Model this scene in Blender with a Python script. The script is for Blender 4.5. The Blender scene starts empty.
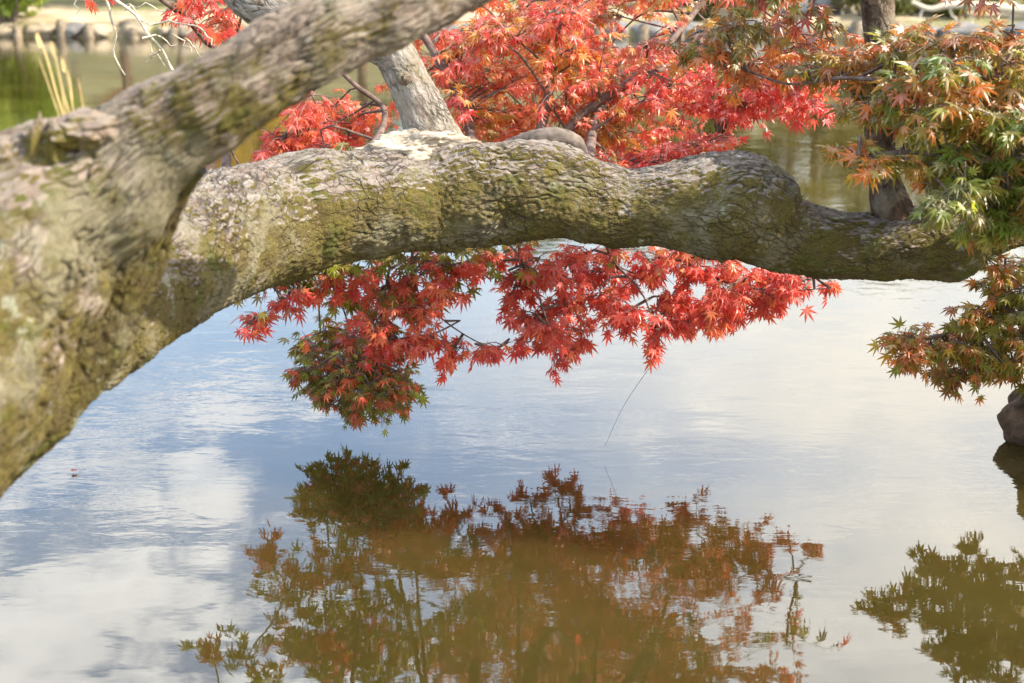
import bpy, math, random
import numpy as np
from mathutils import Vector, Matrix

random.seed(11)
rng = np.random.default_rng(11)
S = bpy.context.scene
COL = S.collection

# ------------------------------------------------------------------ camera
W, H, F = 1024.0, 683.0, 1422.0
PITCH = math.radians(15.8)
CAM_H = 1.25
cam = bpy.data.cameras.new('camera')
cam.sensor_width = 36.0
cam.lens = F / W * 36.0
cam.clip_start = 0.05
cam.clip_end = 3000
cam.dof.use_dof = True
cam.dof.focus_distance = 3.3
cam.dof.aperture_fstop = 4.5
co = bpy.data.objects.new('camera', cam)
co.location = (0, 0, CAM_H)
co.rotation_euler = (math.pi / 2 - PITCH, 0, 0)
COL.objects.link(co)
S.camera = co

# ------------------------------------------------------------------ light and sky
SUN_EL, SUN_AZ = math.radians(40), math.radians(104)      # azimuth from +Y (away from camera) towards +X
sdir = Vector((math.sin(SUN_AZ) * math.cos(SUN_EL), math.cos(SUN_AZ) * math.cos(SUN_EL), math.sin(SUN_EL)))
sun = bpy.data.lights.new('sun', 'SUN')
sun.energy = 3.6
sun.angle = math.radians(0.6)
sun.color = (1.0, 0.90, 0.76)
so = bpy.data.objects.new('sun', sun)
so.rotation_euler = (-sdir).to_track_quat('-Z', 'Y').to_euler()
so.location = sdir * 50
COL.objects.link(so)

S.view_settings.view_transform = 'Standard'
S.view_settings.look = 'None'
S.view_settings.gamma = 1
S.view_settings.use_curve_mapping = False
S.view_settings.exposure = 1.66
S.render.engine = 'CYCLES'


class NT:
    """small helper for building node trees"""
    def __init__(self, tree):
        self.t = tree
        tree.nodes.clear()

    def n(self, typ, ins=None, **props):
        nd = self.t.nodes.new(typ)
        for k, v in props.items():
            setattr(nd, k, v)
        for k, v in (ins or {}).items():
            s = nd.inputs[k]
            if isinstance(v, bpy.types.NodeSocket):
                self.t.links.new(v, s)
            else:
                s.default_value = v
        return nd

    def link(self, a, b):
        self.t.links.new(a, b)

    def math(self, op, a, b=0.0, clamp=False):
        return self.n('ShaderNodeMath', {0: a, 1: b}, operation=op, use_clamp=clamp).outputs[0]

    def ramp(self, v, stops):
        nd = self.n('ShaderNodeValToRGB', {0: v})
        e = nd.color_ramp.elements
        while len(e) > 1:
            e.remove(e[-1])
        for i, (p, c) in enumerate(stops):
            if i == 0:
                e[0].position = p
            else:
                e.new(p)
            c = (c, c, c) if isinstance(c, (int, float)) else c
            e[i].color = (*c, 1)
        return nd.outputs[0]

    def noise(self, vec, scale, detail=5, rough=0.55, dist=0.0):
        return self.n('ShaderNodeTexNoise', {'Vector': vec, 'Scale': scale, 'Detail': detail,
                                             'Roughness': rough, 'Distortion': dist}).outputs[0]

    def mapping(self, vec, scale=(1, 1, 1), loc=(0, 0, 0), rot=(0, 0, 0)):
        return self.n('ShaderNodeMapping', {'Vector': vec, 'Scale': scale, 'Location': loc, 'Rotation': rot}).outputs[0]

    def mix(self, f, a, b, blend='MIX'):
        nd = self.n('ShaderNodeMix', data_type='RGBA', blend_type=blend)
        for i, v in ((0, f), (6, a), (7, b)):
            if isinstance(v, bpy.types.NodeSocket):
                self.t.links.new(v, nd.inputs[i])
            else:
                nd.inputs[i].default_value = (*v, 1) if (i > 0 and len(v) == 3) else v
        return nd.outputs[2]


world = bpy.data.worlds.new('World')
S.world = world
world.use_nodes = True
w = NT(world.node_tree)
sky = w.n('ShaderNodeTexSky', sky_type='NISHITA', sun_disc=False, sun_elevation=SUN_EL, sun_rotation=SUN_AZ,
          air_density=1.25, dust_density=0.7, ozone_density=1.0)
tc = w.n('ShaderNodeTexCoord').outputs['Generated']
sep = w.n('ShaderNodeSeparateXYZ', {0: tc})
zz = w.math('MAXIMUM', sep.outputs[2], 0.06)
cx = w.math('DIVIDE', sep.outputs[0], zz)
cy = w.math('DIVIDE', sep.outputs[1], zz)
cv = w.n('ShaderNodeCombineXYZ', {0: cx, 1: cy, 2: 0.0}).outputs[0]      # cloud layer seen in perspective
wisp = w.noise(w.mapping(cv, (1.5, 1.7, 1), (8.3, 2.4, 0), (0, 0, 0.5)), 2.0, 9, 0.62, 0.7)
fray = w.noise(w.mapping(cv, (1.0, 1.4, 1), (2.7, 6.1, 0), (0, 0, -0.4)), 8.0, 7, 0.65, 0.8)
big = w.noise(w.mapping(cv, (0.55, 0.8, 1), (3.1, 1.7, 0)), 1.0, 3, 0.5, 0.3)
# cloud masses of the left half of the sky, each an ellipse broken up by the noises
mass = 0.0
for (bx, by, sx_, sy_, a_) in [(-0.70, 1.92, 0.24, 0.25, 0.95), (-0.76, 2.62, 0.17, 0.22, 0.78), (-0.58, 3.02, 0.24, 0.18, 0.80), (-0.545, 2.42, 0.07, 0.10, 0.85), (-1.1, 2.5, 0.3, 0.6, 0.6),
                               (-0.33, 1.72, 0.16, 0.12, 0.6), (0.0, 2.6, 0.5, 0.5, 0.35), (0.6, 3.2, 0.7, 0.8, 0.5), (0.1, 1.0, 0.5, 0.4, 0.6), (-2.5, 3.5, 0.8, 0.8, 0.8), (2.6, 2.4, 0.8, 0.8, 0.8)]:
    ax = w.math('DIVIDE', w.math('SUBTRACT', cx, bx), sx_)
    ay = w.math('DIVIDE', w.math('SUBTRACT', cy, by), sy_)
    e_ = w.math('ADD', w.math('MULTIPLY', ax, ax), w.math('MULTIPLY', ay, ay))
    e_ = w.math('MULTIPLY', w.math('DIVIDE', 1.0, w.math('ADD', 1.0, e_)), a_)
    mass = w.math('MAXIMUM', mass, e_)
dens = w.math('ADD', w.math('MULTIPLY', mass, 0.52), w.math('ADD', w.math('MULTIPLY', wisp, 1.05), w.math('MULTIPLY', fray, 0.95)))
cloud = w.ramp(w.math('SUBTRACT', dens, 0.70), [(0.40, 0.0), (0.50, 0.22), (0.57, 0.62), (0.64, 0.9), (0.80, 1.0)])
veil = w.n('ShaderNodeMapRange', {0: sep.outputs[2], 1: 0.12, 2: 0.42, 3: 1.0, 4: 0.85}).outputs[0]
rightv = w.n('ShaderNodeMapRange', {0: sep.outputs[0], 1: -0.12, 2: 0.2, 3: 0.16, 4: 1.0}).outputs[0]
veil = w.math('MULTIPLY', veil, rightv)
high_fill = w.n('ShaderNodeMapRange', {0: sep.outputs[2], 1: 0.52, 2: 0.75, 3: 0.0, 4: 0.55}).outputs[0]  # unseen cloud cover overhead, added for stronger, more neutral fill light
veil = w.math('MULTIPLY', veil, w.n('ShaderNodeMapRange', {0: w.math('ADD', big, w.math('MULTIPLY', w.math('SUBTRACT', wisp, 0.5), 0.7)), 1: 0.3, 2: 0.65, 3: 0.45, 4: 1.1}).outputs[0])
cov = w.math('MAXIMUM', w.math('MAXIMUM', cloud, veil), high_fill, True)
ccol = w.mix(w.math('MULTIPLY', fray, wisp), (5.4, 5.55, 5.8), (9.6, 9.7, 9.8))
lowc = w.n('ShaderNodeMapRange', {0: sep.outputs[2], 1: 0.5, 2: 0.7, 3: 1.5, 4: 0.75}).outputs[0]
lowc = w.math('MULTIPLY', lowc, w.n('ShaderNodeMapRange', {0: sep.outputs[2], 1: 0.2, 2: 0.48, 3: 0.50, 4: 0.88}).outputs[0])
ccol = w.n('ShaderNodeVectorMath', {0: ccol, 'Scale': lowc}, operation='SCALE').outputs[0]
blue = w.n('ShaderNodeVectorMath', {0: sky.outputs[0], 1: (1.0, 1.04, 1.12)}, operation='MULTIPLY').outputs[0]
warm = w.n('ShaderNodeMapRange', {0: sep.outputs[0], 1: -0.1, 2: 0.25, 3: 0.0, 4: 1.0}).outputs[0]
ccol = w.mix(warm, ccol, w.mix(1.0, ccol, (1.06, 1.0, 0.90), 'MULTIPLY'))
skyc = w.mix(cov, blue, ccol)
bg = w.n('ShaderNodeBackground', {'Color': skyc, 'Strength': 0.15})
wo = w.n('ShaderNodeOutputWorld', {'Surface': bg.outputs[0]})


# ------------------------------------------------------------------ helpers
cP, sP = math.cos(PITCH), math.sin(PITCH)


def at(px, py, Y):
    """point at world distance Y whose direction from the viewpoint is this far right / down"""
    xc, yc = (px - W / 2) / F, -(py - H / 2) / F
    d = np.array([xc, cP + yc * sP, -sP + yc * cP])
    return d * (Y / d[1]) + np.array([0, 0, CAM_H])


def pxm(r, Y):
    return r * (Y * 1.03) / F


_perm = np.random.default_rng(3).permutation(256)
_perm = np.concatenate([_perm, _perm])
_g = np.random.default_rng(4).normal(size=(256, 3))
_g /= np.linalg.norm(_g, axis=1)[:, None]


def pn(P):
    """3D gradient noise, about -0.6..0.6"""
    P = np.asarray(P, float)
    I = np.floor(P).astype(int)
    f = P - I
    u = f * f * f * (f * (f * 6 - 15) + 10)
    I &= 255
    out = 0
    for dx in (0, 1):
        for dy in (0, 1):
            for dz in (0, 1):
                h = _perm[(_perm[_perm[(I[:, 0] + dx) & 255] + ((I[:, 1] + dy) & 255)] + ((I[:, 2] + dz) & 255)) & 511]
                g = _g[h & 255]
                dot = g[:, 0] * (f[:, 0] - dx) + g[:, 1] * (f[:, 1] - dy) + g[:, 2] * (f[:, 2] - dz)
                wx = u[:, 0] if dx else 1 - u[:, 0]
                wy = u[:, 1] if dy else 1 - u[:, 1]
                wz = u[:, 2] if dz else 1 - u[:, 2]
                out = out + dot * wx * wy * wz
    return out


def worley(P, seed=0):
    """edge closeness (1 on a cell border) and a random value per cell"""
    I = np.floor(P).astype(int)
    f = P - I
    F1 = np.full(len(P), 9.0); F2 = np.full(len(P), 9.0); cid = np.zeros(len(P))
    for dx in (-1, 0, 1):
        for dy in (-1, 0, 1):
            for dz in (-1, 0, 1):
                h = _perm[(_perm[(_perm[(I[:, 0] + dx + seed) & 255] + I[:, 1] + dy) & 255] + I[:, 2] + dz) & 255]
                o = 0.5 + 0.42 * _g[h]
                d = np.sqrt((dx + o[:, 0] - f[:, 0]) ** 2 + (dy + o[:, 1] - f[:, 1]) ** 2 + (dz + o[:, 2] - f[:, 2]) ** 2)
                m = d < F1
                F2 = np.where(m, F1, np.minimum(F2, d))
                cid = np.where(m, h / 255.0, cid)
                F1 = np.where(m, d, F1)
    return F2 - F1, cid


def fbm(P, o=4, gain=0.5):
    P = np.asarray(P, float)
    s, a = 0, 1.0
    for i in range(o):
        s = s + a * pn(P * 2 ** i + 17.3 * i)
        a *= gain
    return s


def obj(name, me, mat=None, parent=None):
    o = bpy.data.objects.new(name, me)
    COL.objects.link(o)
    if mat is not None:
        me.materials.append(mat)
    if parent is not None:
        o.parent = parent
        o.matrix_parent_inverse = Matrix.Identity(4)
        if parent.type == 'EMPTY' or True:
            o.location = -Vector(parent_world(parent))
    return o


def parent_world(p):
    v = Vector(p.location)
    while p.parent:
        p = p.parent
        v = v + p.location
    return v


def mesh(name, V, Fc, smooth=True):
    me = bpy.data.meshes.new(name)
    me.from_pydata([tuple(v) for v in V] if not isinstance(V, np.ndarray) else V.tolist(), [], Fc)
    if smooth:
        me.polygons.foreach_set('use_smooth', np.ones(len(me.polygons), bool))
    me.update()
    return me


def tag(o, label, cat, group=None):
    o['label'] = label
    o['category'] = cat
    if group:
        o['group'] = group
    return o


def thing(name, loc, label, cat, group=None):
    o = bpy.data.objects.new(name, None)
    o.empty_display_size = 0.1
    o.location = Vector(loc)
    COL.objects.link(o)
    return tag(o, label, cat, group)


def new_mat(name):
    m = bpy.data.materials.new(name)
    m.use_nodes = True
    return m, NT(m.node_tree)


def catmull(P, n_per):
    P = np.asarray(P, float)
    Q = np.vstack([2 * P[0] - P[1], P, 2 * P[-1] - P[-2]])
    out = []
    for i in range(1, len(Q) - 2):
        t = np.linspace(0, 1, n_per, endpoint=False)[:, None]
        p0, p1, p2, p3 = Q[i - 1], Q[i], Q[i + 1], Q[i + 2]
        out.append(0.5 * ((2 * p1) + (-p0 + p2) * t + (2 * p0 - 5 * p1 + 4 * p2 - p3) * t ** 2 + (-p0 + 3 * p1 - 3 * p2 + p3) * t ** 3))
    out.append(P[-1:])
    return np.vstack(out)


def resample(P, ds):
    """P: rows (x,y,z,r,...) -> even steps along xyz"""
    d = np.linalg.norm(np.diff(P[:, :3], axis=0), axis=1)
    s = np.concatenate([[0], np.cumsum(d)])
    n = max(3, int(s[-1] / ds))
    t = np.linspace(0, s[-1], n)
    return np.stack([np.interp(t, s, P[:, k]) for k in range(P.shape[1])], 1), t


def frames(C):
    T = np.gradient(C, axis=0)
    T /= np.linalg.norm(T, axis=1)[:, None] + 1e-12
    N = np.zeros_like(T)
    a = np.array([0, 0, 1.0])
    if abs(T[0] @ a) > 0.9:
        a = np.array([1.0, 0, 0])
    n = a - (a @ T[0]) * T[0]
    for i in range(len(C)):
        n = n - (n @ T[i]) * T[i]
        n /= np.linalg.norm(n) + 1e-12
        N[i] = n
    return T, N, np.cross(T, N)


def tube_arrays(ctrl, around, ds, disp=None, n_per=24, seed=0.0, cap=True):
    """ctrl rows (x,y,z,r).  returns verts, faces, rest coordinates"""
    P, s = resample(catmull(ctrl, n_per), ds)
    C, R = P[:, :3], P[:, 3]
    T, N, B = frames(C)
    phi = np.linspace(0, 2 * math.pi, around, endpoint=False)
    cs, sn = np.cos(phi), np.sin(phi)
    m = len(C)
    D = N[:, None, :] * cs[None, :, None] + B[:, None, :] * sn[None, :, None]
    rr = np.repeat(R[:, None], around, 1)
    rq = np.full_like(rr, float(np.median(R)))
    rest = np.stack([cs[None] * rq, sn[None] * rq, np.repeat(s[:, None], around, 1)], 2).reshape(-1, 3)
    h = np.zeros(m * around)
    if disp is not None:
        pos = (C[:, None, :] + D * rr[:, :, None]).reshape(-1, 3)
        h = disp(rest, pos, rr.reshape(-1), D.reshape(-1, 3))
        if isinstance(h, tuple):
            tube_arrays.crack = h[1]
            h = h[0]
    V = (C[:, None, :] + D * (rr + h.reshape(m, around))[:, :, None]).reshape(-1, 3)
    i = np.arange(m - 1)[:, None] * around
    j = np.arange(around)[None]
    jn = (j + 1) % around
    Fc = np.stack([i + j, i + around + j, i + around + jn, i + jn], 2).reshape(-1, 4).tolist()
    Fc = [f[::-1] for f in Fc]
    if cap:
        Fc.append(list(range(around)))
        Fc.append(list(range((m - 1) * around, m * around))[::-1])
    return V, Fc, rest


def tube(name, ctrl, around, ds, mat, parent=None, disp=None, cap=True):
    tube_arrays.crack = None
    V, Fc, rest = tube_arrays(np.asarray(ctrl, float), around, ds, disp, cap=cap)
    me = mesh(name, V, Fc)
    a = me.attributes.new('rest', 'FLOAT_VECTOR', 'POINT')
    a.data.foreach_set('vector', rest.astype(np.float32).ravel())
    if tube_arrays.crack is not None:
        a = me.attributes.new('furrow', 'FLOAT', 'POINT')
        a.data.foreach_set('value', tube_arrays.crack.astype(np.float32))
    return obj(name, me, mat, parent)


class Bunch:
    """collects several tubes of one plant part into one mesh"""
    def __init__(self):
        self.V, self.F, self.n = [], [], 0

    def add(self, ctrl, around=6, ds=0.02, n_per=8):
        V, Fc, _ = tube_arrays(np.asarray(ctrl, float), around, ds, None, n_per=n_per)
        self.V.append(V)
        self.F += [[k + self.n for k in f] for f in Fc]
        self.n += len(V)

    def build(self, name, mat, parent=None):
        return obj(name, mesh(name, np.vstack(self.V), self.F), mat, parent)


# ------------------------------------------------------------------ materials
def bark_material(name, moss=0.5, light=(0.36, 0.31, 0.27), dark=(0.10, 0.075, 0.055), moss_a=(0.075, 0.064, 0.013),
                  moss_b=(0.20, 0.158, 0.038), bump=0.012, top_bare=True, gz=0.26, low=None):
    m, t = new_mat(name)
    rest = t.n('ShaderNodeAttribute', attribute_name='rest').outputs['Vector']
    geo = t.n('ShaderNodeNewGeometry')
    pos = geo.outputs['Position']
    nz = t.n('ShaderNodeSeparateXYZ', {0: geo.outputs['Normal']}).outputs[2]
    grain = t.noise(t.mapping(rest, (1, 1, gz)), 85, 8, 0.68, 0.7)
    crack = t.ramp(t.n('ShaderNodeAttribute', attribute_name='furrow').outputs['Fac'], [(0.25, 0.0), (0.85, 1.0)])
    wob = t.n('ShaderNodeTexNoise', {'Vector': rest, 'Scale': 16.0, 'Detail': 4.0}).outputs['Color']
    wob = t.n('ShaderNodeVectorMath', {0: wob, 'Scale': 0.05}, operation='SCALE').outputs[0]
    wob = t.n('ShaderNodeVectorMath', {0: rest, 1: wob}, operation='ADD').outputs[0]
    vor = t.n('ShaderNodeTexVoronoi', {'Vector': t.mapping(wob, (1, 1, gz * 1.3)), 'Scale': 62.0}, feature='DISTANCE_TO_EDGE').outputs['Distance']
    lines = t.ramp(vor, [(0.0, 1.0), (0.035, 0.7), (0.09, 0.0)])
    lines = t.math('MULTIPLY', lines, t.ramp(t.noise(rest, 14, 4, 0.6), [(0.42, 0.0), (0.58, 1.0)]))
    crack = t.math('MAXIMUM', crack, lines)
    fine = t.noise(pos, 260, 5, 0.7)
    patch = t.noise(pos, 10, 9, 0.72, 0.3)
    patch2 = t.noise(t.mapping(pos, (1, 1, 1), (4.2, 1.3, 7.7)), 26, 6, 0.65)
    barkc = t.mix(t.ramp(grain, [(0.36, 0.0), (0.62, 1.0)]), dark, light)
    barkc = t.mix(t.ramp(patch2, [(0.47, 0.0), (0.60, 0.55)]), barkc, (0.26, 0.19, 0.15))
    mossc = t.mix(t.ramp(fine, [(0.36, 0.0), (0.64, 1.0)]), moss_a, moss_b)
    mossc = t.mix(t.ramp(patch2, [(0.42, 0.0), (0.58, 0.7)]), mossc, (0.115, 0.085, 0.036))
    mossc = t.mix(t.ramp(t.noise(pos, 15, 4, 0.6), [(0.55, 0.0), (0.66, 0.65)]), mossc, (0.085, 0.105, 0.014))
    mk = t.math('ADD', patch, t.math('MULTIPLY', fine, 0.16))
    mk = t.math('ADD', mk, t.math('MULTIPLY', grain, -0.20))
    if top_bare:
        bare = t.n('ShaderNodeMapRange', {0: t.math('ADD', nz, t.math('MULTIPLY', t.math('SUBTRACT', patch2, 0.5), 1.5)), 1: 0.46, 2: 0.82, 3: 0.0, 4: 0.36}).outputs[0]
        mk = t.math('SUBTRACT', mk, bare)
    if low:
        pz = t.n('ShaderNodeSeparateXYZ', {0: pos}).outputs[2]
        mk = t.math('ADD', mk, t.n('ShaderNodeMapRange', {0: pz, 1: low[0], 2: low[1], 3: 0.10, 4: -0.07}).outputs[0])
    lo = 0.66 - 0.45 * moss
    mm = t.ramp(mk, [(lo, 0.0), (lo + 0.07, 0.95)])
    col = t.mix(mm, barkc, mossc)
    soft = t.ramp(t.noise(t.mapping(pos, (1, 1, 1), (5.5, 2.2, 0.4)), 6, 8, 0.72, 0.3), [(0.50, 0.0), (0.60, 0.65)])
    col = t.mix(soft, col, t.mix(fine, (0.17, 0.15, 0.095), (0.37, 0.34, 0.25)))
    lich = t.ramp(t.noise(t.mapping(pos, (1, 1, 1), (1.7, 9.1, 3.3)), 23, 5, 0.65), [(0.63, 0.0), (0.68, 0.6)])
    col = t.mix(lich, col, t.mix(fine, (0.33, 0.36, 0.25), (0.5, 0.5, 0.4)))
    col = t.mix(t.math('MULTIPLY', crack, t.math('SUBTRACT', 0.80, t.math('MULTIPLY', mm, 0.48))), col, (0.052, 0.040, 0.028))
    hgt = t.math('ADD', t.math('MULTIPLY', grain, 0.6), t.math('MULTIPLY', fine, 0.4))
    hgt = t.math('SUBTRACT', hgt, t.math('MULTIPLY', crack, 0.4))
    bmp = t.n('ShaderNodeBump', {'Height': hgt, 'Strength': 1.0, 'Distance': bump})
    p = t.n('ShaderNodeBsdfPrincipled', {'Base Color': col, 'Roughness': 0.93, 'Normal': bmp.outputs[0]})
    p.inputs['Specular IOR Level'].default_value = 0.15
    t.n('ShaderNodeOutputMaterial', {'Surface': p.outputs[0]})
    return m


def leaf_material(name, trans=0.62, gloss=0.07):
    m, t = new_mat(name)
    c = t.n('ShaderNodeAttribute', attribute_name='leaf_colour').outputs['Color']
    pos = t.n('ShaderNodeNewGeometry').outputs['Position']
    v = t.noise(pos, 60, 3, 0.5)
    col = t.mix(t.ramp(v, [(0.3, 0.35), (0.7, 0.0)]), c, t.mix(1.0, c, (0.55, 0.5, 0.4), 'MULTIPLY'))
    d = t.n('ShaderNodeBsdfDiffuse', {'Color': col, 'Roughness': 0.6})
    tr = t.n('ShaderNodeBsdfTranslucent', {'Color': col})
    mx = t.n('ShaderNodeMixShader', {0: trans, 1: d.outputs[0], 2: tr.outputs[0]})
    g = t.n('ShaderNodeBsdfGlossy', {'Color': (1, 1, 1, 1), 'Roughness': 0.5})
    fr = t.n('ShaderNodeFresnel', {'IOR': 1.45}).outputs[0]
    fac = t.math('ADD', t.math('MULTIPLY', fr, 0.09), gloss * 0.12)
    mx2 = t.n('ShaderNodeMixShader', {0: fac, 1: mx.outputs[0], 2: g.outputs[0]})
    t.n('ShaderNodeOutputMaterial', {'Surface': mx2.outputs[0]})
    return m


def plain_noise(name, a, b, scale=20, rough=0.9, bump=0.0, stretch=(1, 1, 1), detail=6):
    m, t = new_mat(name)
    pos = t.n('ShaderNodeNewGeometry').outputs['Position']
    pos = t.mapping(pos, stretch)
    n = t.noise(pos, scale, detail, 0.6, 0.3)
    col = t.mix(t.ramp(n, [(0.32, 0.0), (0.68, 1.0)]), a, b)
    p = t.n('ShaderNodeBsdfPrincipled', {'Base Color': col, 'Roughness': rough})
    p.inputs['Specular IOR Level'].default_value = 0.2
    if bump:
        bn = t.n('ShaderNodeBump', {'Height': n, 'Strength': 0.8, 'Distance': bump})
        t.link(bn.outputs[0], p.inputs['Normal'])
    t.n('ShaderNodeOutputMaterial', {'Surface': p.outputs[0]})
    return m


M_bark = bark_material('mossy_bark', moss=0.80, bump=0.018, gz=0.32, light=(0.40, 0.36, 0.32))
M_bark_near = bark_material('ridged_bark', bump=0.012, moss=0.50, low=(0.85, 1.2), gz=0.11, light=(0.42, 0.355, 0.295), dark=(0.16, 0.12, 0.09))
M_stub = bark_material('pale_bark', moss=0.30, light=(0.40, 0.36, 0.32), dark=(0.20, 0.17, 0.14), top_bare=False)
M_upright = bark_material('dark_bark', moss=0.10, light=(0.16, 0.105, 0.075), dark=(0.05, 0.032, 0.024), top_bare=False)
M_twig = plain_noise('maple_twig', (0.07, 0.045, 0.035), (0.19, 0.14, 0.12), 60)
M_dead = plain_noise('dead_twig', (0.34, 0.29, 0.21), (0.62, 0.56, 0.44), 90)
M_wound = plain_noise('bare_wood', (0.20, 0.14, 0.09), (0.60, 0.53, 0.43), 40, bump=0.02, stretch=(0.5, 1, 2))
M_burl = plain_noise('smooth_grey_wood', (0.06, 0.048, 0.042), (0.19, 0.155, 0.13), 40, bump=0.004, stretch=(0.4, 1, 1))
M_rock = plain_noise('pond_rock', (0.03, 0.02, 0.013), (0.14, 0.092, 0.058), 24, bump=0.035)
M_leaf = leaf_material('maple_leaf')
M_straw = plain_noise('dry_straw', (0.40, 0.29, 0.12), (0.62, 0.48, 0.24), 40)
M_grass = plain_noise('green_blade', (0.07, 0.13, 0.02), (0.20, 0.28, 0.07), 30)


# ------------------------------------------------------------------ terrain and water
def x_left(Y):
    return -1.10 - 0.40 * (Y - 1.6)


def x_right(Y):
    return 1.72 + 0.42 * (Y - 2.5)


def far_y(x):
    return 19.15 + 0.25 * np.sin(x * 0.8 + 1.0) * 0.6


def ground_z(x, y):
    d = np.maximum.reduce([x_left(y) - x, x - x_right(y), 1.45 - y])
    near = np.clip(d * 0.75, -0.7, 0.0) + np.clip(d, 0, 0.6) * 0.6 + np.clip(d - 0.6, 0, 40) * 0.03
    e = y - far_y(x)
    far = np.where(e < 0, -0.7, 0.16 + 0.045 * np.clip(e, 0, 5) + 0.16 * np.clip(e - 5, 0, 60) - 0.0)
    far = np.where(e < -0.0, np.maximum(-0.7, e * 2.5), far)
    z = np.maximum(near, far)
    bump = 0.05 * fbm(np.stack([x * 0.7, y * 0.7, x * 0], -1).reshape(-1, 3), 3).reshape(x.shape)
    return z + np.where(z > 0.1, bump, 0)


def build_ground():
    def axis(neg, pos, n, pw=3.0):
        t = np.linspace(-1, 1, n)
        return np.where(t < 0, -neg * np.abs(t) ** pw, pos * t ** pw)
    xs = axis(420, 420, 261)
    ys = np.concatenate([-np.geomspace(400, 0.4, 30), np.linspace(0, 5, 36), np.linspace(5.3, 18.3, 30),
                         np.linspace(18.5, 20.2, 24), np.geomspace(20.4, 420, 70)])
    X, Y = np.meshgrid(xs, ys)
    Z = ground_z(X, Y)
    V = np.stack([X, Y, Z], -1).reshape(-1, 3)
    nx, ny = len(xs), len(ys)
    Fc = []
    for j in range(ny - 1):
        for i in range(nx - 1):
            a = j * nx + i
            Fc.append((a, a + 1, a + 1 + nx, a + nx))
    m, t = new_mat('bank_ground')
    pos = t.n('ShaderNodeNewGeometry').outputs['Position']
    n1 = t.noise(pos, 0.55, 5, 0.6, 0.4)
    n2 = t.noise(pos, 9, 6, 0.65)
    n3 = t.noise(pos, 60, 4, 0.6)
    dirt = t.mix(t.ramp(n3, [(0.35, 0.0), (0.65, 1.0)]), (0.16, 0.12, 0.07), (0.40, 0.32, 0.20))
    grs = t.mix(t.ramp(n3, [(0.35, 0.0), (0.65, 1.0)]), (0.075, 0.095, 0.022), (0.21, 0.22, 0.07))
    grs = t.mix(t.ramp(n2, [(0.5, 0.0), (0.66, 1.0)]), grs, (0.30, 0.24, 0.10))
    col = t.mix(t.ramp(n1, [(0.42, 0.0), (0.58, 1.0)]), dirt, grs)
    fy = t.n('ShaderNodeMapRange', {0: t.n('ShaderNodeSeparateXYZ', {0: pos}).outputs[1], 1: 21.3, 2: 23.5, 3: 0.0, 4: 0.85}).outputs[0]
    col = t.mix(fy, col, t.mix(n2, (0.07, 0.068, 0.018), (0.20, 0.17, 0.05)))
    bm = t.n('ShaderNodeBump', {'Height': n3, 'Strength': 0.7, 'Distance': 0.03})
    p = t.n('ShaderNodeBsdfPrincipled', {'Base Color': col, 'Roughness': 0.95, 'Normal': bm.outputs[0]})
    t.n('ShaderNodeOutputMaterial', {'Surface': p.outputs[0]})
    o = obj('ground', mesh('ground', V, Fc), m)
    o['kind'] = 'structure'


def build_path():
    # pale gravel path that follows the far bank
    xs = np.linspace(-16, 16, 90)
    V, Fc = [], []
    for i, x in enumerate(xs):
        y0 = far_y(x) + 0.6 + 0.25 * math.sin(x * 1.3) + 0.2 * math.sin(x * 3.1)
        y1 = far_y(x) + 2.2 + 0.5 * math.sin(x * 0.7 + 2) + 0.2 * math.sin(x * 2.3)
        yy = np.concatenate([[y0 - 0.04], np.linspace(y0, y1, 9), [y1 + 0.04]])
        zz_ = ground_z(np.full(11, x), yy) + 0.03
        zz_[[0, -1]] -= 0.15
        V += [(x, a_, b_) for a_, b_ in zip(yy, zz_)]
    for i in range(len(xs) - 1):
        for k in range(10):
            a = i * 11 + k
            Fc.append((a, a + 11, a + 12, a + 1))
    o = obj('path', mesh('path', V, Fc), plain_noise('pale_gravel', (0.24, 0.19, 0.11), (0.46, 0.38, 0.26), 3, bump=0.01))
    o['kind'] = 'structure'


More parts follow.
